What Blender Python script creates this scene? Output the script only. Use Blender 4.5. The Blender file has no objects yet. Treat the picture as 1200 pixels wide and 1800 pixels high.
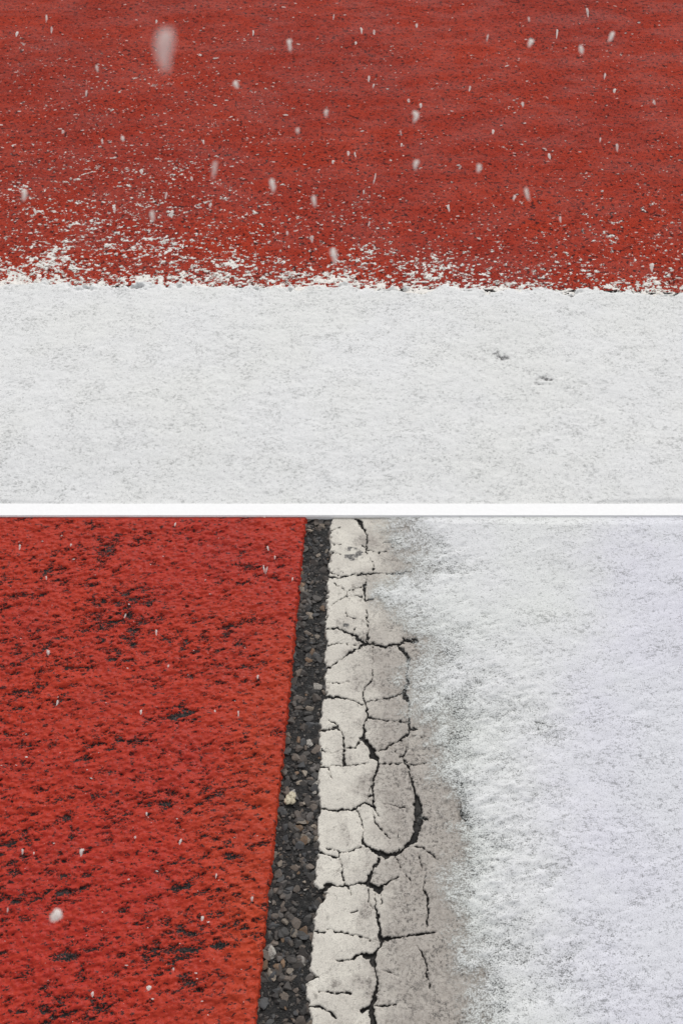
import bpy, math, random
import numpy as np
from mathutils import Vector

# ------------------------------------------------------------------ camera, sky, sun
scene = bpy.context.scene
C = scene.collection
H = 1.40                       # camera height above the ground (m)
PITCH = math.radians(50)       # looking down
TV = math.tan(math.radians(25))
cam_d = bpy.data.cameras.new("camera")
cam_d.sensor_fit = 'VERTICAL'; cam_d.sensor_height = 24; cam_d.lens = 12 / TV
cam_d.clip_start = 0.02; cam_d.clip_end = 500
cam_d.dof.use_dof = True; cam_d.dof.focus_distance = 1.55; cam_d.dof.aperture_fstop = 11
cam = bpy.data.objects.new("camera", cam_d); C.objects.link(cam)
cam.location = (0, 0, H); cam.rotation_euler = (math.pi / 2 - PITCH, 0, 0)
scene.camera = cam

SUN_EL, SUN_AZ = math.radians(48), math.radians(12)     # sun beyond the far side, veiled by cloud
w = bpy.data.worlds.new("World"); scene.world = w; w.use_nodes = True
nt = w.node_tree
sky = nt.nodes.new('ShaderNodeTexSky'); sky.sky_type = 'NISHITA'; sky.sun_disc = False
sky.sun_elevation = SUN_EL; sky.sun_rotation = SUN_AZ
hs = nt.nodes.new('ShaderNodeHueSaturation'); hs.inputs['Saturation'].default_value = 0.12
nt.links.new(sky.outputs[0], hs.inputs['Color'])
bg = nt.nodes['Background']; bg.inputs[1].default_value = 0.14
nt.links.new(hs.outputs[0], bg.inputs[0])
sd = bpy.data.lights.new("sun", 'SUN'); sd.energy = 1.5; sd.angle = math.radians(14); sd.color = (1, .96, .91)
so = bpy.data.objects.new("sun", sd); C.objects.link(so)
so.rotation_euler = Vector((-math.sin(SUN_AZ) * math.cos(SUN_EL), -math.cos(SUN_AZ) * math.cos(SUN_EL), -math.sin(SUN_EL))).to_track_quat('-Z', 'Y').to_euler()
scene.view_settings.view_transform = 'Standard'
scene.view_settings.look = 'None'
scene.view_settings.gamma = 1
scene.view_settings.exposure = 0.2

# ------------------------------------------------------------------ helpers
CP, SP = math.cos(PITCH), math.sin(PITCH)
def at(px, py):
    """photo pixel (1200x1800) -> point on the ground"""
    px = np.asarray(px, float); py = np.asarray(py, float)
    u = (px - 600) / 900 * TV; v = (900 - py) / 900 * TV
    t = H / (SP - v * CP)
    return t * u, t * (CP + v * SP)
def pix(x, y):
    """ground point -> photo pixel, used to read the survey notes below"""
    d = y * CP + H * SP
    v = (y * SP - H * CP) / d; u = x / d
    return 600 + u / TV * 900, 900 - v / TV * 900

def _hash(ix, iy, seed):
    h = (ix.astype(np.uint32) * np.uint32(374761393) + iy.astype(np.uint32) * np.uint32(668265263) + np.uint32(seed * 974634777 & 0xffffffff))
    h = (h ^ (h >> np.uint32(13))) * np.uint32(1274126177)
    h = h ^ (h >> np.uint32(16))
    return (h & np.uint32(0xffff)).astype(np.float32) / 65535.0
def vnoise(x, y, seed):
    fx = np.floor(x); fy = np.floor(y)
    ix = fx.astype(np.int64); iy = fy.astype(np.int64)
    tx = (x - fx).astype(np.float32); ty = (y - fy).astype(np.float32)
    tx = tx * tx * tx * (tx * (tx * 6 - 15) + 10); ty = ty * ty * ty * (ty * (ty * 6 - 15) + 10)
    a = _hash(ix, iy, seed); b = _hash(ix + 1, iy, seed); c = _hash(ix, iy + 1, seed); d = _hash(ix + 1, iy + 1, seed)
    return (a * (1 - tx) + b * tx) * (1 - ty) + (c * (1 - tx) + d * tx) * ty
def fbm(x, y, sx, sy=None, octv=3, seed=1, gain=.5, rot=0.0):
    """noise in -1..1 with feature size sx, sy metres"""
    sy = sy or sx
    c, s = math.cos(rot), math.sin(rot)
    X = (x * c + y * s) / sx + 1000; Y = (-x * s + y * c) / sy + 1000
    r = 0; a = 1; t = 0
    for k in range(octv):
        c2, s2 = math.cos(.5 * k), math.sin(.5 * k)
        r = r + a * (vnoise(X * 2 ** k + 13.7 * k, Y * 2 ** k - 7.1 * k, seed * 17 + k) * 2 - 1); t += a; a *= gain
    return r / t * 1.6
def ss(a, b, x):
    t = np.clip((x - a) / (b - a), 0, 1); return t * t * (3 - 2 * t)

def grid_mesh(name, x0, x1, y0, y1, step, zf, keep=None, attrs=None, mat=None, stepy=None):
    stepy = stepy or step
    nx = int((x1 - x0) / step) + 1; ny = int((y1 - y0) / stepy) + 1
    xs = np.linspace(x0, x1, nx); ys = np.linspace(y0, y1, ny)
    X, Y = np.meshgrid(xs, ys); X = X.ravel(); Y = Y.ravel()
    out = zf(X, Y)
    Z, at_ = (out if isinstance(out, tuple) else (out, {}))
    idx = np.arange(nx * ny).reshape(ny, nx)
    q = np.stack([idx[:-1, :-1], idx[:-1, 1:], idx[1:, 1:], idx[1:, :-1]], -1).reshape(-1, 4)
    if 'keep' in at_:
        k = at_.pop('keep'); q = q[k[q].any(1)]
        used = np.zeros(nx * ny, bool); used[q.ravel()] = True
        remap = np.cumsum(used) - 1; q = remap[q]
        X, Y, Z = X[used], Y[used], Z[used]; at_ = {n: v[used] for n, v in at_.items()}
    me = bpy.data.meshes.new(name)
    me.vertices.add(len(X)); me.vertices.foreach_set('co', np.stack([X, Y, Z], -1).astype(np.float32).ravel())
    me.loops.add(q.size); me.loops.foreach_set('vertex_index', q.astype(np.int32).ravel())
    me.polygons.add(len(q)); me.polygons.foreach_set('loop_start', np.arange(0, q.size, 4, dtype=np.int32))
    me.polygons.foreach_set('loop_total', np.full(len(q), 4, np.int32))
    me.polygons.foreach_set('use_smooth', np.ones(len(q), bool))
    for n, v in at_.items():
        a = me.attributes.new(n, 'FLOAT', 'POINT'); a.data.foreach_set('value', v.astype(np.float32))
    me.update(calc_edges=True); me.validate()
    if mat: me.materials.append(mat)
    o = bpy.data.objects.new(name, me); C.objects.link(o)
    return o
def tag(o, label=None, cat=None, group=None, kind=None):
    if label: o['label'] = label
    if cat: o['category'] = cat
    if group: o['group'] = group
    if kind: o['kind'] = kind
    return o

class M:
    """small node-material builder"""
    def __init__(s, name):
        s.m = bpy.data.materials.new(name); s.m.use_nodes = True; s.t = s.m.node_tree
        s.b = s.t.nodes['Principled BSDF']; s.tc = s.t.nodes.new('ShaderNodeTexCoord')
    def link(s, a, b): s.t.links.new(a, b)
    def val(s, v, sock):
        if hasattr(v, 'links') or hasattr(v, 'is_linked'): s.link(v, sock)
        else: sock.default_value = v
    def noise(s, scale, detail=3, rough=.55, stretch=(1, 1, 1), rot=0, dist=0):
        mp = s.t.nodes.new('ShaderNodeMapping'); mp.inputs['Scale'].default_value = stretch
        mp.inputs['Rotation'].default_value = (0, 0, rot)
        s.link(s.tc.outputs['Object'], mp.inputs[0])
        n = s.t.nodes.new('ShaderNodeTexNoise'); n.inputs['Scale'].default_value = scale
        n.inputs['Detail'].default_value = detail; n.inputs['Roughness'].default_value = rough
        n.inputs['Distortion'].default_value = dist
        s.link(mp.outputs[0], n.inputs[0]); return n.outputs[0]
    def rng(s, v, a, b, c=0., d=1., smooth=True):
        n = s.t.nodes.new('ShaderNodeMapRange'); n.interpolation_type = 'SMOOTHSTEP' if smooth else 'LINEAR'
        s.link(v, n.inputs[0])
        for k, q in zip((1, 2, 3, 4), (a, b, c, d)): s.val(q, n.inputs[k])
        return n.outputs[0]
    def math(s, op, a, b=0.0, clamp=False):
        n = s.t.nodes.new('ShaderNodeMath'); n.operation = op; n.use_clamp = clamp
        s.val(a, n.inputs[0]); s.val(b, n.inputs[1]); return n.outputs[0]
    def attr(s, name, col=False):
        n = s.t.nodes.new('ShaderNodeAttribute'); n.attribute_name = name
        return n.outputs['Color'] if col else n.outputs['Fac']
    def mix(s, f, a, b, mode='MIX'):
        n = s.t.nodes.new('ShaderNodeMix'); n.data_type = 'RGBA'; n.blend_type = mode
        s.val(f, n.inputs[0])
        for v, k in ((a, 6), (b, 7)):
            if isinstance(v, tuple): n.inputs[k].default_value = (*v, 1)
            else: s.link(v, n.inputs[k])
        return n.outputs[2]
    def col(s, c):
        if isinstance(c, tuple): s.b.inputs['Base Color'].default_value = (*c, 1)
        else: s.link(c, s.b.inputs['Base Color'])
    def rough(s, v): s.val(v, s.b.inputs['Roughness'])
    def bump(s, h, dist, strength=1.0):
        n = s.t.nodes.new('ShaderNodeBump'); n.inputs['Distance'].default_value = dist; n.inputs['Strength'].default_value = strength
        s.link(h, n.inputs['Height']); s.link(n.outputs[0], s.b.inputs['Normal'])

# ------------------------------------------------------------------ materials
def red_far_material():
    m = M('fine_red_coating')
    big = m.noise(2.6, 2, stretch=(1, .8, 1)); mid = m.noise(22, 3, stretch=(.6, 1, 1))
    base = m.mix(m.rng(big, .35, .65), (.34, .027, .013), (.43, .033, .009))
    base = m.mix(m.rng(m.noise(9, 4, .6, (.35, 1, 1)), .38, .66, 0, .45), base, (.28, .027, .016))
    base = m.mix(m.rng(mid, .3, .7, 0, .35), base, (.23, .022, .017))
    fine = m.noise(360, 3, .75); grain = m.noise(700, 2, .7)
    base = m.mix(m.rng(fine, .42, .66, .0, .65), base, (.46, .058, .024))
    base = m.mix(m.rng(grain, .50, .68, .0, .65), base, (.13, .014, .010))
    pit = m.noise(150, 3, .6, (.8, 1, 1)); pit2 = m.noise(330, 2, .6)
    dark = m.math('MAXIMUM', m.rng(pit, .565, .61), m.rng(pit2, .57, .62, 0, .85))
    base = m.mix(dark, base, (.045, .008, .008))
    pale = m.noise(210, 2, .5)
    base = m.mix(m.rng(pale, .70, .75, 0, .55), base, (.62, .28, .20))
    base = m.mix(m.rng(m.math('ADD', m.attr('gap'), m.math('MULTIPLY', m.math('SUBTRACT', fine, .5), .8)), .4, .6), base, (.015, .014, .014))
    m.col(base); m.rough(m.rng(m.noise(14, 3, .6, (.5, 1, 1)),   .35, .65, .58, .85))
    m.b.inputs['Specular IOR Level'].default_value = .10
    h = m.math('SUBTRACT', m.math('ADD', fine, m.math('MULTIPLY', grain, .4)), m.math('MULTIPLY', dark, .8))
    m.bump(h, .0012, .6); return m.m
def red_near_material():
    m = M('worn_red_coating')
    big = m.noise(3.0, 2); hue = m.noise(9, 3)
    base = m.mix(m.rng(big, .35, .65), (.40, .025, .015), (.43, .032, .0135))
    base = m.mix(m.math('MULTIPLY', m.attr('tone'), .8), base, (.44, .053, .017))
    base = m.mix(m.rng(hue, .35, .7, 0, .5), base, (.34, .026, .018))
    fine = m.noise(700, 3, .7); mid = m.noise(260, 3, .6, (.55, 1, 1), -.2)
    base = m.mix(m.rng(mid, .40, .62, 0, .30), base, (.50, .056, .020))
    base = m.mix(m.rng(fine, .52, .70, 0, .7), base, (.13, .013, .011))
    tiny = m.noise(480, 3, .65, (.7, 1, 1), -.25)
    wear = m.math('ADD', m.attr('wear'), m.math('MULTIPLY', m.math('SUBTRACT', tiny, .5), 2.6))
    wearm = m.rng(wear, .42, .56)
    worn = m.mix(m.rng(m.noise(600, 2), .42, .68), (.006, .006, .006), (.050, .040, .038))
    base = m.mix(wearm, base, worn)
    pit = m.noise(190, 4, .72, (.6, 1, 1), -.25)
    base = m.mix(m.rng(pit, .575, .61, 0, .95), base, (.035, .010, .010))
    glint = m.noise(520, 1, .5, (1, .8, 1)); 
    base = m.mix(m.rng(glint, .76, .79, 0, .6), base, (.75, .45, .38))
    m.col(base); m.rough(m.rng(mid, .3, .7, .42, .7)); m.b.inputs['Specular IOR Level'].default_value = .18
    h = m.math('SUBTRACT', m.math('ADD', m.math('MULTIPLY', mid, 1.2), m.math('MULTIPLY', fine, .7)), m.math('MULTIPLY', wearm, .6))
    m.bump(h, .0010, .4); return m.m
def asphalt_material(name='dark_asphalt', vcol=False):
    m = M(name)
    f = m.noise(500, 3, .7); g = m.noise(160, 3, .6)
    if vcol:
        base = m.mix(m.rng(f, .3, .75, .0, .7), m.attr('col', True), (.05, .045, .04))
        m.col(base); m.rough(.6); m.bump(f, .0008, .7); return m.m
    base = m.mix(m.rng(f, .38, .72), (.004, .004, .004), (.030, .027, .025))
    base = m.mix(m.rng(g, .60, .68, 0, .7), base, (.15, .13, .115))
    m.col(base); m.rough(m.rng(g, .3, .7, .4, .8)); m.bump(m.math('ADD', f, g), .003, 1); return m.m
def paint_material():
    m = M('cracked_white_paint')
    f = m.noise(900, 3, .75); g = m.noise(75, 4, .65); l = m.noise(22, 3, .6)
    base = m.mix(m.rng(l, .35, .65), (.63, .595, .53), (.71, .675, .60))
    dirt = m.attr('dirt')
    base = m.mix(m.math('MULTIPLY', dirt, .85, True), base, m.mix(m.rng(g, .35, .65), (.30, .265, .235), (.46, .42, .38)))
    sp = m.math('ADD', g, m.math('MULTIPLY', m.math('SUBTRACT', f, .5), .5))
    sp = m.math('ADD', sp, m.math('MULTIPLY', dirt, .06))
    base = m.mix(m.rng(sp, .58, .74, 0, .75), base, (.17, .15, .13))
    base = m.mix(m.rng(f, .47, .70, 0, .75), base, (.24, .215, .19))
    base = m.mix(m.math('MULTIPLY', m.rng(m.noise(260, 5, .78), .48, .62), m.math('ADD', m.math('MULTIPLY', m.math('MULTIPLY', dirt, m.rng(m.noise(28, 3), .35, .65, .35, 1.15)), .9), .10), True), base, (.11, .10, .09))
    base = m.mix(m.rng(m.attr('smudge'), .35, .75, 0, .92), base, m.mix(m.rng(m.noise(420, 3), .4, .6), (.02, .022, .024), (.20, .19, .18)))
    cr = m.rng(m.math('ADD', m.attr('crack'), m.math('MULTIPLY', m.math('SUBTRACT', f, .5), .35)), .35, .65)
    base = m.mix(cr, base, m.mix(m.rng(f, .45, .7), (.010, .009, .008), (.06, .052, .045)))
    m.col(base); m.rough(.72)
    m.bump(m.math('ADD', f, m.math('MULTIPLY', g, .6)), .0009, .5); return m.m
def snow_material(name, tint=(.74, .745, .74), deep=(.70, .70, .735), dust=False, stretch=(.55, 1, 1), rot=-.3, sc=1.0, dark=.5):
    m = M(name)
    fib = m.noise(230 * sc, 4, .72, stretch, rot, .4); clump = m.noise(34 * sc, 4, .6, stretch, rot, .3); low = m.noise(5, 3, .5)
    fine = m.noise((600 if dust else 800) * sc, 3, .8)
    base = m.mix(m.rng(low, .35, .65), tint, deep)
    s1 = m.math('ADD', m.math('MULTIPLY', fib, .7), m.math('MULTIPLY', clump, .3))
    s1 = m.math('ADD', s1, m.math('MULTIPLY', m.math('SUBTRACT', fine, .5), .5))
    # thin places let the wet ground show through as grey specks
    base = m.mix(m.rng(s1, .50, .66, 0, dark), base, (.20, .205, .20))
    base = m.mix(m.rng(fine, .47, .70, 0, .6), base, (.30, .305, .305))
    base = m.mix(m.rng(m.attr('spot'), .2, .9), base, m.mix(m.rng(m.math('ADD', m.math('MULTIPLY', fine, .6), m.math('MULTIPLY', fib, .5)), .5, .6), (.55, .55, .55), (.03, .03, .03)))
    if dust:      # slush where thin, tinted lilac by tone, towards the right
        base = m.mix(m.rng(m.attr('cover'), .45, .95, .55, 0), base, m.mix(1., base, (.78, .80, .765), 'MULTIPLY'))
        base = m.mix(m.attr('tone'), base, m.mix(1., base, (.96, .945, 1.06), 'MULTIPLY'))
    m.col(base); m.rough(.85); m.b.inputs['Specular IOR Level'].default_value = .2
    m.bump(m.math('ADD', m.math('ADD', m.math('MULTIPLY', fib, -.5), m.math('MULTIPLY', fine, .15)), m.math('MULTIPLY', clump, -.5)), .0025, .3)
    if dust:
        cov = m.attr('cover')
        g = m.math('ADD', m.math('ADD', m.math('MULTIPLY', fine, .62), m.math('MULTIPLY', fib, .26)), m.math('MULTIPLY', clump, .12))
        v = m.math('ADD', m.math('SUBTRACT', cov, .5), m.math('MULTIPLY', m.math('SUBTRACT', .5, g), 2.9))
        a = m.rng(v, -.30, .30)
        m.link(a, m.b.inputs['Alpha'])
    return m.m
def plain(name, col, rough=.6, sc=300, amp=.0006, var=.15):
    m = M(name); n = m.noise(sc, 3)
    m.col(m.mix(m.rng(n, .3, .7), tuple(c * (1 - var) for c in col), col)); m.rough(rough); m.bump(n, amp); return m.m

RED_FAR = red_far_material(); RED_NEAR = red_near_material(); ASPH = asphalt_material(); STONE = asphalt_material('asphalt_aggregate', True)
PAINT = paint_material()
SNOW_FAR = snow_material('packed_snow', (.77, .775, .76), (.775, .78, .78), stretch=(.7, .9, 1), rot=-.15, sc=.95, dark=.62)
SNOW_CLUMP = snow_material('fresh_snow', (.86, .82, .77), (.86, .84, .80), sc=.9, dark=.2, dust=True)
SNOW_NEAR = snow_material('thin_snow', (.72, .735, .72), (.72, .725, .735), dust=True, stretch=(.55, 1, 1), rot=-.35, dark=.7)
WHITE = plain('white_strip_surface', (.93, .93, .93), .8, 200, .0003, .03)

# ------------------------------------------------------------------ the setting
D0, D1 = float(at(600, 910)[1]), float(at(600, 890)[1])       # near and far edge of the white strip
flat = lambda z: (lambda X, Y: np.full(X.shape, z))
g = grid_mesh('ground', -150, 150, -150, 150, 5, flat(-.03), mat=ASPH); tag(g, kind='structure')

# far red ground
EDGE_FAR = lambda px: 503 + (px - 20) * .0125                  # where the snow begins, photo rows
def far_red(X, Y):
    z = fbm(X, Y, .012, octv=3, seed=3) * .0011 + fbm(X, Y, .25, octv=2, seed=4) * .002
    PX, PY = pix(X, Y)
    return z, {'gap': ss(-7, -2, PY - EDGE_FAR(PX))}
o = grid_mesh('red_ground', -1.35, 1.35, 1.70, 3.35, .0026, far_red, mat=RED_FAR, stepy=.003); tag(o, kind='structure')
o = grid_mesh('red_ground_beyond', -60, 60, 1.70, 90, 4, flat(-.008), mat=RED_FAR); tag(o, kind='structure')
# near red ground
RE = np.array([(541, 880), (539, 910), (529, 1001), (518, 1129), (497, 1340), (475, 1550), (452, 1780), (438, 1900), (420, 2100)])
def red_edge(py): return np.interp(py, RE[:, 1], RE[:, 0])
def near_red(X, Y):
    PX, PY = pix(X, Y)
    d = red_edge(PY) - PX + fbm(X, Y, .006, octv=3, seed=9) * 1.9          # photo px inside the edge
    a = -.22
    lump = fbm(X, Y, .020, .011, 4, seed=11, gain=.55, rot=-a)
    lump2 = fbm(X, Y, .0065, .0045, 3, seed=12, rot=-a)
    ridge = 1 - np.abs(fbm(X, Y, .028, .015, 3, seed=13, rot=-a))
    z = .004 + lump * .0020 + lump2 * .0011 + ridge * .0010
    big = fbm(X, Y, .12, .05, 3, seed=21, rot=-a)
    wear = fbm(X, Y, .0155, .0068, 4, seed=23, gain=.75, rot=-a) * .66 + big * .26 - lump * .14 + .085
    # survey: the worn patches that stand out
    for (cx, cy, rx, ry, s) in ((310, 1258, 34, 14, .75), (205, 1305, 50, 9, .45), (125, 1682, 34, 12, .75), (385, 1664, 30, 5, .7),
                                (180, 1060, 24, 10, .4), (60, 1705, 40, 14, .2), (325, 1560, 28, 10, .45), (295, 1418, 16, 6, .6), (345, 1730, 20, 9, .5),
                                (410, 1510, 16, 9, .55), (120, 1570, 45, 6, .4), (365, 1010, 40, 8, .45), (200, 1748, 26, 7, .5), (20, 1755, 25, 8, .5), (210, 1603, 12, 6, .5), (110, 1400, 40, 8, .3), (330, 1670, 20, 4, .6)):
        q = ((PX - cx) / rx) ** 2 + ((PY - cy + (PX - cx) * .12) / ry) ** 2
        wear = wear + s * np.exp(-q)
    wear = wear - .13 * ss(430, 330, PX) * 0 + .05 * ss(1250, 1500, PY) - .22 * ss(120, 0, d) - .10 * ss(1200, 950, PY)
    z = z - ss(.25, .6, wear) * .0022
    z = np.where(d < 3, z - (3 - d) * .0022, z)
    z = np.minimum(z, .0030 + .5 * np.maximum(D0 - .004 - Y, 0))
    tone = ss(-260, 30, -d + fbm(X, Y, .09, octv=3, seed=27) * 50) * ss(950, 1250, PY)
    return np.maximum(z, -.012), {'wear': wear, 'tone': tone, 'keep': d > -3}
o = grid_mesh('red_lane', -.86, .02, .20, D0 - .0005, .0010, near_red, mat=RED_NEAR, stepy=.0011); tag(o, kind='structure')
o = grid_mesh('red_lane_beyond', -60, -.80, -20, D0, 4, flat(-.004), mat=RED_NEAR); tag(o, kind='structure')

# asphalt strip with exposed aggregate
def asph_z(X, Y):
    return -.004 + fbm(X, Y, .007, octv=4, seed=31) * .0018
strip = grid_mesh('asphalt', -.14, 1.0, .20, D0 + .003, .0022, asph_z, mat=ASPH); tag(strip, kind='structure')
rng = np.random.default_rng(5)
def add_rocks(o, pts, mat):
    """join faceted stones into the asphalt's own mesh"""
    import bmesh
    protos = []
    for k in range(10):
        bm = bmesh.new(); bmesh.ops.create_icosphere(bm, subdivisions=2, radius=1)
        r = np.random.default_rng(100 + k)
        V = np.array([v.co[:] for v in bm.verts]) * (1 + r.uniform(-.05, .05, (len(bm.verts), 1)))
        n = r.normal(size=3); n /= np.linalg.norm(n)
        for _ in range(7):
            n = r.normal(size=3); n /= np.linalg.norm(n); dd = V @ n; V = V - np.outer(np.maximum(dd - r.uniform(.35, .65), 0), n)
        V /= np.abs(V).max()
        F = np.array([[v.index for v in f.verts] for f in bm.faces]); bm.free(); protos.append((V, F))
    vs, fs, cs = [], [], []; off = 0
    for (x, y, z, r, c) in pts:
        V, F = protos[rng.integers(10)]
        a = rng.uniform(0, 6.28); ca, sa = math.cos(a), math.sin(a)
        sc = np.array([1, rng.uniform(.5, .95), rng.uniform(.22, .34)]) * r
        P = V * sc; P = np.stack([P[:, 0] * ca - P[:, 1] * sa, P[:, 0] * sa + P[:, 1] * ca, P[:, 2] + P[:, 0] * rng.uniform(-.3, .3)], -1) + (x, y, z)
        vs.append(P); fs.append(F + off); cs.append(np.tile((*c, 1), (len(P), 1))); off += len(P)
    vs = np.concatenate(vs); fs = np.concatenate(fs); cs = np.concatenate(cs)
    me = bpy.data.meshes.new('aggregate'); me.from_pydata(vs.tolist(), [], fs.tolist())
    a = me.color_attributes.new('col', 'FLOAT_COLOR', 'POINT'); a.data.foreach_set('color', cs.astype(np.float32).ravel())
    me.materials.append(mat)
    q = bpy.data.objects.new('aggregate', me); C.objects.link(q); return q
PL = np.array([(585, 870), (584, 910), (580, 956), (582, 975), (578, 997), (579, 1010), (576, 1024), (578, 1042), (574, 1061), (575, 1085), (571, 1106), (577, 1128), (571, 1147), (574, 1176), (571, 1204), (575, 1222), (566, 1237), (563, 1279),
               (561, 1300), (566, 1340), (563, 1348), (558, 1387), (564, 1421), (559, 1451), (560, 1475), (562, 1496), (556, 1515), (555, 1540), (553, 1552), (560, 1564), (575, 1570), (574, 1580), (559, 1592), (554, 1615), (552, 1645), (548, 1667), (546, 1705),
               (556, 1718), (540, 1727), (537, 1746), (544, 1765), (546, 1780), (548, 1820), (540, 1900), (545, 2100)])
def paint_left(py): return np.interp(py, PL[:, 1], PL[:, 0])
pts = []
palette = [(.045, .036, .030), (.085, .065, .052), (.15, .115, .09), (.04, .042, .046), (.27, .22, .17), (.13, .115, .105), (.40, .37, .33), (.22, .13, .07), (.020, .018, .017)]
pw = np.array([5, 4, 3, 4, 1.4, 2.5, .8, .9, 7]); pw /= pw.sum()
for k in range(7000):
    y = rng.uniform(.24, D0)
    p_ = 0; x = rng.uniform(-.14, .02)
    PX, PY = pix(x, y)
    if PX < red_edge(PY) - 2 or PX > paint_left(PY) + 12: continue
    r = min(.0011 * math.exp(rng.exponential(.80)), .0082)
    c = palette[rng.choice(len(palette), p=pw)]; f = rng.uniform(.7, 1.25) * (.95 if r > .0028 else .6)
    pts.append((x, y, -.0036 + r * .04, r * 1.1, tuple(v * f for v in c)))
ag = add_rocks(strip, pts, STONE)
ag['kind'] = 'stuff'; ag['label'] = 'brown and grey stones set in the bare dark asphalt gap beside the red lane'; ag['category'] = 'aggregate'

# ------------------------------------------------------------------ cracked white line (survey of every crack)
CR = []
def cr(oy, *pl):
    for p in pl:
        q = [(430 + a[0] * .375, oy + a[1] * .375, (lambda q: q if q < 12 else 12 + (q - 12) * .95)(a[2] if len(a) > 2 else 2) * .375) for a in p]
        CR.extend(zip(q[:-1], q[1:]))
cr(900, [(510,0,4),(512,28,5),(540,48,14),(556,75,10),(570,92,10),(576,120,5),(572,160,4),(565,185,2)], [(600,240,3),(600,285,5)],
   [(375,296,8),(410,310,8),(440,308,5),(480,302,6),(520,294,7),(570,292,8),(600,288,7),(650,292,3),(700,290,6),(725,288,15),(770,280,4),(860,276,2)],
   [(395,285,3),(440,300,3)], [(570,292,6),(572,330,6),(560,348,18),(566,380,7),(566,418,8),(600,405,6)],
   [(420,340),(450,350),(480,375),(545,352,3)], [(480,375),(470,400),(430,425),(400,440)], [(470,400),(550,395)],
   [(575,462,3),(572,500,4),(580,545,5),(572,610,5)], [(370,548,8),(430,546,6),(490,565,6),(530,590,8),(550,610,9)],
   [(470,455),(480,490,3),(520,500)], [(520,545),(500,575)], [(715,97),(712,120,3),(698,140,6),(650,142,1.5)], [(698,140,5),(698,152,4)], [(698,140),(760,145,1)],
   [(715,500,3),(715,520,3)], [(700,155,1.5),(660,185),(620,195,1.5),(570,175),(550,160)], [(405,90),(450,75)], [(410,150),(450,155)], [(400,190),(450,200)],
   [(740,590,6),(760,600,8),(805,605,10)], [(600,240,2),(585,215,2),(565,185,2)])
cr(1110, [(460,0,6),(500,15,7),(550,45,12),(560,60,12)], [(580,0,5),(568,50,5)], [(560,60,12),(590,60,8),(630,70,14),(690,68,12),(740,55,8),(745,30,5)],
   [(745,40,8),(775,48,20),(805,40,8)], [(555,65,9),(500,98,5),(440,135,4),(410,162,6),(378,174,12)], [(385,65,3),(450,58),(520,65)],
   [(715,65,10),(735,90,14),(755,105,18),(768,125,18),(765,160,8),(760,200,6),(765,240,20),(750,285,10),(755,310,34),(770,340,5),(770,400,4),(765,425,6),(775,460,12),(765,480,10),(730,512,9),(690,532,6),(650,555,6),(615,562,4)],
   [(598,60),(600,130),(597,200,4),(595,232,6),(560,262,5),(550,300,6),(560,330,8),(572,370,10),(577,405,10),(560,430,6),(560,490,14),(550,503,24),(590,545,24),(600,575,28),(628,613,8)],
   [(378,310,16),(440,312,12),(480,322,4),(520,330,4),(550,340,5)], [(560,335),(620,320,4),(680,313,6),(720,298,6),(750,290,8)], [(577,405,6),(640,416,4),(700,421,4),(765,425,4)],
   [(355,465,8),(400,455,5),(435,450,6),(450,470,5),(465,500,4),(465,550,7),(465,613,6)], [(390,418,3),(430,435,6),(440,455,5)], [(465,550,5),(515,545,5),(540,515,8)],
   [(360,562,4),(410,570),(465,555)], [(765,262),(850,266,3),(880,262,1)], [(735,515,5),(745,490,3)], [(755,540,3),(755,570,3),(740,600,6),(750,613,7)],
   [(965,465,3),(990,500,5),(975,532,6)], [(385,240),(440,245),(490,235)], [(775,460,14),(810,455,4)], [(790,490),(850,495)], [(700,560,3),(735,590,4),(765,613,5)])
cr(1320, [(600,0,30),(590,25,20),(620,30,8),(628,62,9),(612,110,6),(602,160,6),(600,230,8),(605,262,10)], [(345,75,12),(385,75,5),(440,70,4),(520,65,5),(550,62,3),(575,60,2)],
   [(468,0,6),(468,62,9)], [(395,75,4),(400,110,3),(408,130,2)], [(628,62,6),(680,60,5),(730,58,2)],
   [(730,28,6),(765,70,7),(775,110,8),(790,160,9),(800,205,14),(808,240,34),(815,280,38),(812,330,44),(805,375,32),(795,410,28),(770,440,14),(740,462,12),(700,487,18),(660,490,30),(630,480,30),(605,472,12),(580,450,6),(555,435,5)],
   [(820,310,24),(860,325,8)], [(760,0,5),(740,30,5)], [(765,68,4),(820,62,3),(890,58,2)], [(350,270,12),(420,276,9),(500,277,9),(540,262,8),(565,243,8),(600,258,9)],
   [(602,262,4),(615,290,3),(635,315,2)], [(604,290,4),(610,330,6),(640,372,5),(680,415,3)], [(525,280,5),(548,330,5),(556,380,5),(550,435,7)],
   [(340,466,12),(370,482,6),(410,500,7),(440,498,7),(445,482,6),(490,470,6),(550,452,6)], [(385,455,3),(430,468,4),(440,480,4)], [(443,500,5),(455,550,4),(462,613,4)],
   [(630,505,14),(605,550,9),(580,605,20)], [(700,490,4),(720,525,5),(735,565,4),(780,610,2)], [(790,450,5),(835,455,4),(870,480,7),(905,515,4)], [(805,480,4),(830,545,5)],
   [(600,150,3),(580,190,3),(585,205,4),(575,240,3)], [(600,205,3),(585,215,3)], [(640,245),(700,255),(755,270,3)])
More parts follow.
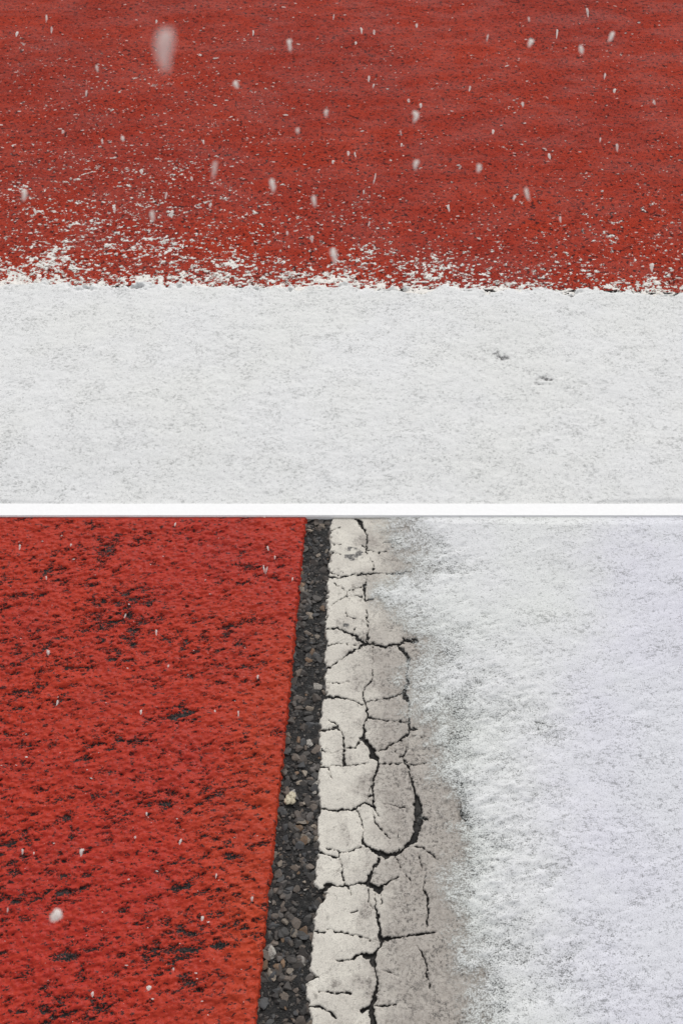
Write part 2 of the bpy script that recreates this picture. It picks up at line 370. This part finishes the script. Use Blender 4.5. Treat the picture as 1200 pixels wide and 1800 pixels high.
cr(1540, [(325,82,16),(370,62,22),(390,42,22),(430,45,7),(480,50,7),(530,35,8),(570,35,16),(600,50,30),(630,65,36),(650,40,10),(700,15,5),(720,5,3)],
   [(580,0,14),(580,35,14)], [(462,0,3),(466,45,4)], [(488,55,3),(500,90,2)], [(580,70,4),(585,130,4),(605,160,5)],
   [(612,80,4),(615,150,8),(625,200,10),(632,260,12),(640,300,22),(635,330,10),(610,358,10),(600,380,30),(570,375,26),(545,368,14),(500,390,7),(450,397,5),(425,392,3)],
   [(640,300,16),(670,293,24),(700,292,10),(750,285,6)], [(330,262,4),(380,268,5)], [(390,252,3),(450,268,6),(520,280,6),(590,300,4)],
   [(600,380,24),(600,410,22),(608,440,8),(625,480,7),(620,530,14),(605,580,22),(590,610,26),(550,632,20)], [(350,540,4),(420,548,5),(498,545,8)],
   [(300,612,8),(350,612,8),(400,635,8),(430,670,10)], [(310,475,14),(345,475,8)], [(610,608,7),(660,606,6),(715,602,4)], [(848,0,4),(838,60,5),(855,100,7),(858,180,8),(850,240,7)],
   [(750,285,4),(800,275,8),(850,270,10),(900,265,4)], [(800,320,3),(830,365,4),(848,420,4),(855,470,4),(865,530,3)], [(1065,110,7),(1070,150,5)], [(1085,340,10),(1110,358,10)], [(640,90,3),(640,130,2)],
   [(590,610,26),(600,680,24),(640,760,14)], [(640,440,2),(720,470,2)], [(500,170,2),(530,165,2)])
def line_right(py): return np.interp(py, [880, 910, 1130, 1330, 1560, 1680, 1700, 1780, 2100], [752, 754, 762, 778, 822, 832, 848, 852, 872])
def paint_z(X, Y):
    PX, PY = pix(X, Y)
    jx = fbm(X, Y, .006, octv=4, seed=41, gain=.6) * 2.4; jy = fbm(X, Y, .006, octv=4, seed=42, gain=.6) * 2.4
    QX, QY = PX + jx, PY + jy
    cd = np.full(X.shape, 99., np.float32)
    for (a, b) in CR:
        x0, x1 = min(a[0], b[0]) - 14, max(a[0], b[0]) + 14; y0, y1 = min(a[1], b[1]) - 14, max(a[1], b[1]) + 14
        m = np.nonzero((QX > x0) & (QX < x1) & (QY > y0) & (QY < y1))[0]
        if not len(m): continue
        dx, dy = b[0] - a[0], b[1] - a[1]; L = dx * dx + dy * dy + 1e-6
        t = np.clip(((QX[m] - a[0]) * dx + (QY[m] - a[1]) * dy) / L, 0, 1)
        d = np.hypot(QX[m] - a[0] - t * dx, QY[m] - a[1] - t * dy) - (a[2] + (b[2] - a[2]) * t) * .5
        cd[m] = np.minimum(cd[m], d)
    cd = cd + fbm(X, Y, .004, octv=2, seed=55) * .9 + .05
    # hairline crazing
    cz = np.abs(fbm(X, Y, .018, octv=3, seed=51)); cz2 = fbm(X, Y, .05, octv=2, seed=52) + .12
    hair = ss(.018, .0, cz) * ss(.15, .45, cz2)
    le = PX - paint_left(PY) + fbm(X, Y, .005, octv=3, seed=43) * 2.6
    re = line_right(PY) + 14 - PX + fbm(X, Y, .03, octv=5, seed=44, gain=.65) * 16
    edge = np.minimum(le, re)
    crack = np.maximum(ss(.9, -.7, cd), hair * .75)
    crack = crack * ss(870, 800, PX) 
    dd = np.minimum(np.minimum(cd, le * .8), 13)
    z = -.0005 + .0017 * ss(-1., 1.8, cd) * ss(-1, 2.5, le) * ss(-2, 26, re) + .0003 * ss(0, 12, dd) + fbm(X, Y, .012, octv=4, seed=45) * .0004
    z = z - .0035 * ss(.5, -3, cd) - .007 * ss(.5, -3, le) - .004 * ss(2, -8, re)
    dirt = ss(20, 190, PX - paint_left(PY) + fbm(X, Y, .04, octv=4, seed=46) * 55)
    dirt = np.clip(dirt + .5 * ss(.2, .9, fbm(X, Y, .03, octv=4, seed=47)) * ss(10, 60, le) , 0, 1) * ss(-4, 30, le)
    for (cx, cy, r, s) in ((655, 1170, 50, .5), (680, 1180, 30, .4), (600, 1100, 20, .3), (680, 1280, 25, .3)):
        dirt = np.clip(dirt + s * np.exp(-((PX - cx) ** 2 + (PY - cy) ** 2) / r ** 2), 0, 1)
    n = fbm(X, Y, .006, octv=3, seed=48)
    sm = np.zeros(X.shape)
    for (cx, cy, rx, ry) in ((623, 966, 15, 5), (618, 981, 15, 7), (632, 975, 8, 9), (607, 1100, 7, 3.5), (690, 1045, 22, 6), (662, 1055, 26, 8)):
        k = 1.0 if cy < 1000 or cx < 650 else .55
        sm = np.maximum(sm, k * np.exp(-(((PX - cx) / rx) ** 4 + ((PY - cy) / ry) ** 4)))
    sm = sm * (.75 + .5 * n)
    return z, {'crack': crack, 'dirt': dirt, 'smudge': sm, 'keep': (le > -3) & (re > -9)}
line = grid_mesh('painted_line', -.09, .30, .20, D0 + .002, .00075, paint_z, mat=PAINT, stepy=.0008)
tag(line, 'old white painted road line, cracked into curling plates, beside the bare asphalt strip', 'road marking')

# ------------------------------------------------------------------ snow
def near_snow(X, Y):
    PX, PY = pix(X, Y)
    # survey of how far the thin snow reaches over the line
    x0 = np.interp(PY, [880, 950, 1000, 1050, 1100, 1130, 1180, 1240, 1300, 1400, 1500, 1600, 1700, 1800, 2000], [715, 728, 765, 700, 745, 765, 752, 752, 770, 800, 825, 830, 835, 845, 860])
    n = fbm(X, Y, .05, octv=4, seed=61) * 26 + fbm(X, Y, .014, .009, 3, seed=62, rot=.35) * 14
    d = PX - x0 + n
    wid = np.interp(PY, [880, 1100, 1400, 1800], [110, 150, 260, 330])
    cov = .03 + .58 * ss(-85, 5, d) + .20 * ss(-20, 70, d) + .26 * ss(30, wid * 1.35, d)
    tone = .65 * ss(-90, 130, PX - np.interp(PY, [900, 1100, 1300, 1500, 1800], [1070, 1020, 955, 955, 985]) + n)
    cov = cov + fbm(X, Y, .07, .035, 4, seed=63, rot=.35) * .13 * ss(-40, 40, d) + fbm(X, Y, .014, .008, 3, seed=64, rot=.35) * .08 * ss(-60, 40, d) + .12 * ss(.02, .25, Y - .95 + .0 * X) * ss(0, 60, d)
    for (cx, cy, rx, ry, s) in ((880, 1225, 70, 40, -.08), (960, 1290, 50, 30, -.1), (880, 1270, 70, 25, -.12), (990, 1690, 35, 45, -.13), (780, 1010, 50, 7, -.16), (800, 1300, 10, 20, -.12), (690, 1040, 40, 22, .25),
                                (845, 1700, 10, 24, -.2), (850, 1085, 14, 10, -.2), (780, 1400, 60, 60, -.15), (745, 1420, 12, 30, .15), (720, 1225, 18, 20, -.1)):
        cov = cov + s * np.exp(-((PX - cx) / rx) ** 2 - ((PY - cy) / ry) ** 2)
    cov = np.clip(cov, 0, 1.3)
    z = .0035 + .005 * ss(.4, 1.1, cov) + fbm(X, Y, .02, .012, 4, seed=65, rot=.35) * .0006 * ss(.3, .9, cov) + fbm(X, Y, .2, octv=2, seed=66) * .003 * ss(.5, 1, cov)
    z = np.maximum(z, .0042)
    z = np.minimum(z, .0042 + .3 * np.maximum(D0 - .004 - Y, 0))
    return z, {'cover': cov, 'tone': tone, 'spot': np.zeros(X.shape), 'keep': cov > .03}
o = grid_mesh('snow_cover', .0, 1.05, .20, D0 + .001, .0016, near_snow, mat=SNOW_NEAR)
tag(o, 'thin grainy snow lying right of the cracked white line', 'snow', kind='stuff')
o = grid_mesh('snow_cover', 1.0, 60, -20, D0, 3, lambda X, Y: (np.full(X.shape, .001), {'cover': np.full(X.shape, 1.3), 'tone': np.full(X.shape, .65), 'spot': np.zeros(X.shape)}), mat=SNOW_NEAR)
tag(o, 'snow field further right, outside the thin grainy snow', 'snow', kind='stuff')

def far_snow(X, Y):
    PX, PY = pix(X, Y)
    e = PY - EDGE_FAR(PX) + fbm(X, Y, .05, .03, 4, seed=71) * 8 + fbm(X, Y, .013, octv=3, seed=72) * 5
    for (cx, r, a_) in ((862, 20, 6), (1082, 24, 6), (650, 16, 5), (738, 20, 5), (1155, 22, 6), (410, 16, 5), (240, 14, 3)): e = e - a_ * np.exp(-((PX - cx) / r) ** 2)
    z = .011 * ss(-3, 9, e) ** .7 + fbm(X, Y, .03, .02, 4, seed=73) * .0006 + fbm(X, Y, .008, .006, 3, seed=76) * .0004 + fbm(X, Y, .3, octv=2, seed=74) * .003
    z = z - .0065 * ss(D1 + .16, D1, Y)
    z = z * ss(-2, 4, e) - .02 * ss(1, -6, e)
    sp = np.zeros(X.shape)
    for (cx, cy, rx, ry, s) in ((870, 626, 9, 5, 1), (880, 635, 14, 7, 1), (956, 672, 18, 6, .8), (948, 680, 12, 4, .8), (1022, 682, 16, 4, .4), (820, 520, 14, 2, .5), (580, 385, 1, 1, 0)):
        sp = np.maximum(sp, s * np.exp(-((PX - cx) / rx) ** 2 - ((PY - cy) / ry) ** 2))
    sp = sp * (.9 + .9 * fbm(X, Y, .007, octv=3, seed=75))
    z = z - sp * .003
    z = np.minimum(z, .0045 + .4 * np.maximum(Y - D1 - .004, 0))
    return z, {'spot': np.clip(sp, 0, 1), 'keep': e > -5}
o = grid_mesh('snow_bed', -1.1, 1.1, D1 + .0005, 1.86, .0021, far_snow, mat=SNOW_FAR)
tag(o, 'even white band of packed snow in front of the far red ground', 'snow', kind='stuff')
o = grid_mesh('snow_bed', -60, 60, D1, 1.74, .2, flat(-.001), mat=SNOW_FAR)
tag(o, 'continuation of the white snow band beyond both sides of the view', 'snow', kind='stuff')

# snow patches blown over the far red ground
def patches(X, Y):
    PX, PY = pix(X, Y)
    e = EDGE_FAR(PX) - PY                                      # photo px above the snow edge
    reach = np.interp(PX, [0, 60, 150, 300, 400, 470, 560, 640, 760, 900, 1050, 1200], [125, 140, 150, 150, 130, 125, 130, 140, 130, 120, 130, 140])
    n = fbm(X, Y, .16, .12, 3, seed=81) * .28
    c = fbm(X, Y, .0085, .0055, 4, seed=82, gain=.8)
    m = fbm(X, Y, .045, .030, 3, seed=83)
    dens = .47 * np.exp(-np.maximum(e, 0) / (reach * .52)) + .30 * np.exp(-np.maximum(e, 0) / 14.) + n * ss(210, 40, e) * .6
    for (cx, cy, rx, ry, s) in ((290, 432, 46, 14, .26), (200, 400, 160, 50, .13), (95, 435, 42, 16, .16), (90, 465, 60, 14, .14), (265, 490, 40, 9, .4), (160, 395, 60, 18, .12), (280, 300, 80, 26, .16), (130, 310, 60, 20, .12), (250, 355, 90, 22, .14),
                                (440, 378, 22, 10, .28), (395, 465, 30, 6, .35), (640, 440, 20, 14, .22), (1080, 420, 16, 9, .35), (1150, 497, 60, 10, .22), (590, 490, 30, 14, .3), (770, 470, 60, 10, .12), (30, 480, 60, 14, .2), (40, 330, 20, 10, .3), (730, 475, 60, 22, .12), (980, 470, 60, 20, .12)):
        dens = dens + s * np.exp(-((PX - cx) / rx) ** 2 - ((PY - cy) / ry) ** 2)
    v = c * .78 + m * .14 + dens - .49 - .10 * ss(120, 300, e) - .10 * ss(330, 700, PX) * ss(70, 160, e)
    z = -.0006 + .0018 * ss(-.12, .35, v) + fbm(X, Y, .006, octv=2, seed=84) * .0008
    return z + fbm(X, Y, .25, octv=2, seed=4) * .002, {'cover': .40 + 1.5 * v, 'tone': v * 0, 'spot': np.zeros(X.shape), 'keep': v > -.20}
o = grid_mesh('snow_patches', -1.15, 1.15, 1.72, 2.8, .0016, patches, mat=SNOW_CLUMP)
tag(o, 'scattered patches of fresh snow on the far red ground', 'snow', kind='stuff')

# tiny settled flakes on the far red ground
def flake_mesh(seed, sub=1, jag=.35):
    import bmesh
    bm = bmesh.new(); bmesh.ops.create_icosphere(bm, subdivisions=sub, radius=1); r = np.random.default_rng(seed)
    V = np.array([v.co[:] for v in bm.verts]); F = np.array([[v.index for v in f.verts] for f in bm.faces]); bm.free()
    return V * (1 + r.uniform(-jag, jag, (len(V), 1))), F
def settled(name, n, region, size, seed, zf, dens=None):
    r = np.random.default_rng(seed); vs, fs = [], []; off = 0
    while len(vs) < n:
        px = r.uniform(*region[0]); py = r.uniform(*region[1])
        if dens and r.uniform() > dens(px, py): continue
        x, y = at(px, py); V, F = flake_mesh(r.integers(1 << 30)); s = size * math.exp(r.normal() * .38); a = r.uniform(-.6, .6)
        P = V * (s * r.uniform(1, 1.9), s * .62, s * .3); P = np.stack([P[:, 0] * math.cos(a) - P[:, 1] * math.sin(a), P[:, 0] * math.sin(a) + P[:, 1] * math.cos(a), P[:, 2]], -1)
        vs.append(P + (float(x), float(y), zf)); fs.append(F + off); off += len(V)
    me = bpy.data.meshes.new(name); me.from_pydata(np.concatenate(vs).tolist(), [], np.concatenate(fs).tolist()); me.materials.append(FLAKE)
    me.polygons.foreach_set('use_smooth', np.ones(len(me.polygons), bool))
    o = bpy.data.objects.new(name, me); C.objects.link(o); return o
def flake_material(name, alpha):
    m = M(name); n = m.noise(700, 3)
    m.col(m.mix(m.rng(n, .3, .7), (.72, .69, .65), (.85, .83, .80))); m.rough(.8)
    t = m.t; out = t.nodes['Material Output']
    tr = t.nodes.new('ShaderNodeBsdfTranslucent'); tr.inputs[0].default_value = (.93, .91, .88, 1)
    df = t.nodes.new('ShaderNodeBsdfDiffuse'); df.inputs[0].default_value = (.95, .93, .90, 1)
    tp = t.nodes.new('ShaderNodeBsdfTransparent'); a = t.nodes.new('ShaderNodeAddShader'); mx = t.nodes.new('ShaderNodeMixShader')
    tr.inputs[0].default_value = (.45, .44, .42, 1); df.inputs[0].default_value = (.52, .51, .49, 1)   # light both goes through and bounces off
    m.link(tr.outputs[0], a.inputs[0]); m.link(df.outputs[0], a.inputs[1])
    m.link(m.rng(n, .3, .7, alpha * .8, min(1., alpha * 1.15)), mx.inputs[0]); m.link(tp.outputs[0], mx.inputs[1]); m.link(a.outputs[0], mx.inputs[2])
    m.link(mx.outputs[0], out.inputs[0])
    return m.m
FLAKE = flake_material('snowflake_ice', .62); SOFT = flake_material('melting_snowflake', .36); FULL = flake_material('thick_snowflake', .7)
def dfar(px, py):
    d = .26 + .9 * math.exp(-((px - 250) / 220) ** 2 - ((py - 240) / 150) ** 2) + .5 * math.exp(-(505 - py) / 90)
    return d
tag(settled('settled_snowflakes'  , 1500, ((-60, 1260), (-30, 500)), .0016, 7, .0022, dfar), 'tiny snowflakes settled all over the far red ground', 'snowflakes', kind='stuff')
tag(settled('settled_snowflakes', 90, ((-40, 480), (900, 1810)), .0008, 8, .0065), 'tiny melting snow grains settled on the worn near red lane', 'snowflakes', kind='stuff')

# ------------------------------------------------------------------ falling snowflakes, one object each
def where(px, py, marks):
    m_ = min(marks, key=lambda q: math.hypot(q[0] - px, q[1] - py)); dx, dy = px - m_[0], py - m_[1]
    v = '' if abs(dy) < .35 * abs(dx) else ('above' if dy < 0 else 'below')
    h = '' if abs(dx) < .35 * abs(dy) else ('left of' if dx < 0 else 'right of')
    t = (v + ' and ' + h) if v and h else (v or h)
    return t + ' ' + m_[2], math.hypot(dx, dy)
def own_labels(rows, marks):
    """one label per small flake: its look, then the mark it hangs beside"""
    out, seen = [], {}
    for (px, py, wd, ht, look) in rows:
        w_, d_ = where(px, py, marks)
        out.append((f"{look} {'long' if ht / wd > 2 else 'round' if ht / wd < 1.3 else 'short'} snowflake", w_, d_))
    res = []
    for i, (a, b, d_) in enumerate(out):
        same = sorted(q[2] for q in out if q[0] == a and q[1] == b); k = same.index(d_)
        pre = '' if len(same) == 1 else [('nearer ' if len(same) == 2 else 'nearest '), ('farther ' if len(same) == 2 else 'second nearest '), 'third nearest ', 'fourth nearest '][k]
        res.append(f'{pre}{a} {b}')
    return res
def falling(px, py, wd, ht, frac, tilt, mat, label, group=None):
    u = (px - 600) / 900 * TV; v = (900 - py) / 900 * TV
    d = Vector((u, CP + v * SP, -SP + v * CP)); t = H / (SP - v * CP) * frac
    pos = Vector((0, 0, H)) + d * t
    mm = t * TV / 900                                          # metres per photo pixel at that distance
    seed = int(px * 31 + py * 7); r = np.random.default_rng(seed)
    V0, F0 = flake_mesh(seed, 2, .10)
    T = V0 * (1, 1, 1); T[:, 0] *= .32 + .62 * (T[:, 1] + 1) / 2; T[:, 0] += .12 * np.sin(T[:, 1] * 3 + seed); T[:, 2] *= .6
    vs, fs, off = [T], [F0], len(T)                            # a tapering wet clump with a few crystals frozen to it
    for k in range(1, 1 if wd > 35 else 3):
        yy = r.uniform(-.8, .75); wdt = .36 + .44 * (yy + .8) / 1.55     # narrower towards its lower end
        c = np.array([r.uniform(-.5, .5) * wdt * 2, yy, r.uniform(-.4, .4)]); s = np.array([wdt * r.uniform(.4, .7), r.uniform(.2, .36), wdt * .5])
        if k == 0: c = np.array([0, .1, 0]); s = np.array([.5, .62, .5])
        vs.append(V0 * s + c); fs.append(F0 + off); off += len(V0)
    V = np.concatenate(vs) * (wd / 2 * mm, ht / 2 * mm, wd / 2 * mm)
    me = bpy.data.meshes.new('snowflake'); me.from_pydata(V.tolist(), [], np.concatenate(fs).tolist()); me.materials.append(mat)
    me.polygons.foreach_set('use_smooth', np.ones(len(me.polygons), bool))
    o = bpy.data.objects.new('snowflake', me); C.objects.link(o); o.location = pos
    o.rotation_euler = (math.pi / 2 - PITCH, 0, 0); o.rotation_euler.rotate_axis('Z', math.radians(tilt))
    tag(o, label, 'snowflake', group); return o
GF = 'small snowflakes falling over the far red ground'; GN = 'small snowflakes falling over the near red lane'
falling(290, 88, 46, 78, .06, 0, SOFT, 'large out-of-focus snowflake, the biggest one, high over the far red ground')
falling(376, 300, 11, 32, .14, -8, SOFT, 'faint tall blurred snowflake left of the middle of the far red ground')
named = [(479, 326, 14, 30, 4, 'bright long snowflake over the middle of the far red ground, its bottom tapered'),
         (552, 354, 11, 26, 14, 'bright slanting snowflake right of and just below the tapered one'),
         (587, 450, 17, 34, 6, 'plump bright snowflake falling just above the middle of the snow edge'),
         (43, 343, 14, 26, -8, 'thick snowflake at the far left edge of the red ground'),
         (931, 76, 14, 18, -14, 'bright round snowflake high on the right over the far red ground'),
         (1021, 88, 11, 20, 8, 'bright ragged snowflake, right neighbour of the round one high on the right'),
         (1073, 65, 12, 24, -28, 'dim slanting snowflake near the top right corner'),
         (730, 206, 14, 24, -14, 'dim plump snowflake in the upper middle right of the far red ground'),
         (730, 290, 12, 22, -8, 'bright snowflake below the dim plump one, right of the middle'),
         (841, 296, 12, 18, -14, 'bright compact snowflake over the right half of the far red ground'),
         (926, 342, 10, 28, 14, 'thin slanting snowflake over the right half, low on the far red ground'),
         (415, 149, 14, 16, 10, 'ragged snowflake right of and below the largest one'),
         (573, 199, 10, 16, 0, 'small bright snowflake high over the centre of the far red ground'),
         (523, 230, 9, 12, 0, 'small round bright snowflake left of the centre of the far red ground'),
         (509, 80, 10, 28, 10, 'faint long ragged snowflake near the top middle'),
         (268, 380, 12, 24, 0, 'snowflake falling above the brightest snow patch on the left'),
         (98, 1610, 30, 32, -32, 'large bright snowflake low over the near red lane, at its left')]
for px, py, wd, ht, tl, lb in named:
    falling(px, py, wd * .9, ht * .85, .17 if py < 900 else .3, tl, FULL, lb)
far_small = [(82,32,6,14),(91,53,7,14),(30,60,8,12),(171,121,8,16),(152,164,5,14),(275,38,7,8),(445,58,5,12),(586,30,4,12),(635,54,7,14),(657,57,8,10),(625,76,7,7),(648,139,8,14),(656,151,5,8),
    (612,270,10,10),(624,272,5,12),(718,177,8,8),(739,186,8,10),(704,234,4,12),(705,255,5,8),(856,67,5,16),(978,60,6,20),(1062,134,6,14),(1079,160,9,9),(1084,260,8,16),(965,275,9,12),(1032,22,8,20),
    (249,302,10,11),(292,344,8,14),(62,372,8,14),(202,370,8,13),(302,376,10,16),(337,314,9,9),(370,361,8,10),(358,250,7,10),(216,244,10,12),(111,232,9,8),(180,249,6,10),(825,156,7,12),
    (658,315,4,24),(639,338,6,10),(788,366,8,14),(984,386,8,14),(903,348,8,12),(648,394,6,12),(732,45,7,8),(1054,246,6,10),(929,34,5,10),(1149,180,8,10),(1145,470,12,18),(548,420,12,14),(585,285,8,8),(505,410,8,10),(866,232,8,10),(918,184,8,12)]
rr = random.Random(3)
FAR_MARKS = [(290, 88, 'the large out-of-focus snowflake'), (376, 300, 'the faint tall blurred snowflake'), (479, 326, 'the bright tapered snowflake in the middle'), (587, 450, 'the plump snowflake by the snow edge'),
    (43, 343, 'the thick snowflake at the far left edge'), (931, 76, 'the bright round snowflake high on the right'), (1073, 65, 'the slanting snowflake near the top right corner'), (730, 206, 'the dim plump snowflake'),
    (841, 296, 'the compact snowflake on the right half'), (926, 342, 'the thin slanting snowflake on the right half'), (415, 149, 'the ragged snowflake'), (573, 199, 'the small bright central snowflake'),
    (509, 80, 'the faint ragged snowflake near the top middle'), (268, 380, 'the snowflake over the brightest snow patch'), (0, 0, 'the top left corner'), (1200, 200, 'the right edge of the red ground'), (20, 180, 'the left edge of the red ground')]
NEAR_MARKS = [(98, 1610, 'the large bright snowflake'), (310, 1258, 'the broad worn patch on the lane'), (20, 910, 'the lane\'s top left corner'), (535, 930, 'the bare asphalt gap\'s top end'),
    (20, 1780, 'the lane\'s bottom left corner'), (510, 1403, 'the cream pebble'), (450, 1780, 'the lane\'s bottom right corner'), (20, 1350, 'the middle of the lane\'s left edge')]
far_names = own_labels([(p[0], p[1], p[2], p[3], 'small faint' if i % 2 else 'small bright') for i, p in enumerate(far_small)], FAR_MARKS)
for i, (px, py, wd, ht) in enumerate(far_small):
    falling(px, py, wd * .8, ht * .9, rr.uniform(.22, .5), rr.uniform(-15, 12), SOFT if i % 2 else FLAKE, far_names[i], GF)
near_small = [(35,962,5,12),(82,1016,4,8),(220,1083,4,10),(275,1112,5,12),(85,1147,9,11),(101,1236,6,12),(419,1255,4,14),(248,1252,7,10),(464,1000,4,16),(468,1003,4,16),(471,964,5,10),(483,980,4,7),(514,1018,4,8),(453,1190,6,9),
    (40,1497,6,11),(143,1499,10,16),(317,1480,7,13),(258,1431,5,8),(238,1472,5,6),(380,1540,4,10),(443,1580,6,10),(356,1615,9,10),(14,1600,4,10),(163,1748,9,11),(262,1737,15,10),(305,1704,5,6),(60,1500,4,6),(125,958,5,6),(308,922,5,8),(378,1250,5,5),(296,1171,5,6)]
near_names = own_labels([(p[0], p[1], p[2], p[3], 'tiny white' if p[2] < 5.5 else 'small white') for p in near_small], NEAR_MARKS)
for i, (px, py, wd, ht) in enumerate(near_small):
    falling(px, py, wd * .85, ht * .9, rr.uniform(.45, .8), rr.uniform(-20, 16), FLAKE, near_names[i], GN)

# ------------------------------------------------------------------ white pebble in the asphalt gap
def pebble():
    import bmesh
    bm = bmesh.new()
    x, y = map(float, at(510, 1403))
    for (dx, dy, r, sy) in ((-.0028, -.0035, .0058, .95), (.0022, .004, .0056, 1.1), (.003, -.004, .0048, .9), (-.0025, .002, .0040, 1)):
        s = bmesh.ops.create_icosphere(bm, subdivisions=3, radius=1)['verts']
        for v in s:
            n = .10 * math.sin(v.co.x * 5 + dx * 900) * math.cos(v.co.y * 6 + v.co.z * 3)
            v.co = Vector((v.co.x * r * (1 + n) + dx, v.co.y * r * sy * (1 + n) + dy, v.co.z * r * .45))
    me = bpy.data.meshes.new('pebble'); bm.to_mesh(me); bm.free()
    me.polygons.foreach_set('use_smooth', np.ones(len(me.polygons), bool))
    o = bpy.data.objects.new('pebble', me); C.objects.link(o); o.location = (x, y, -.001)
    rm = o.modifiers.new('remesh', 'REMESH'); rm.mode = 'VOXEL'; rm.voxel_size = .0007; rm.use_smooth_shade = True
    m = M('pale_pebble_stone'); n = m.noise(420, 3); m.col(m.mix(m.rng(n, .4, .68), (.56, .50, .37), (.26, .22, .15))); m.rough(.6); m.bump(n, .001, .7)
    me.materials.append(m.m)
    tag(o, 'pale cream lobed pebble embedded in the dark asphalt gap between red lane and cracked line', 'pebble')
pebble()

# ------------------------------------------------------------------ added flat white strip, standing in for the divider between two views
def strip_obj():
    import bmesh
    bm = bmesh.new(); bmesh.ops.create_cube(bm, size=1)
    for v in bm.verts: v.co = Vector((v.co.x * 120, (D0 + D1) / 2 + v.co.y * (D1 - D0 + .003), -.03 + (v.co.z + .5) * .0365))
    bmesh.ops.bevel(bm, geom=bm.edges[:], offset=.0015, segments=2, affect='EDGES')
    me = bpy.data.meshes.new('divider_strip'); bm.to_mesh(me); bm.free(); me.materials.append(WHITE)
    o = bpy.data.objects.new('divider_strip', me); C.objects.link(o)
    tag(o, 'plain flat white strip added as a divider between the far snow band and the near red lane and line', 'edging strip')
strip_obj()
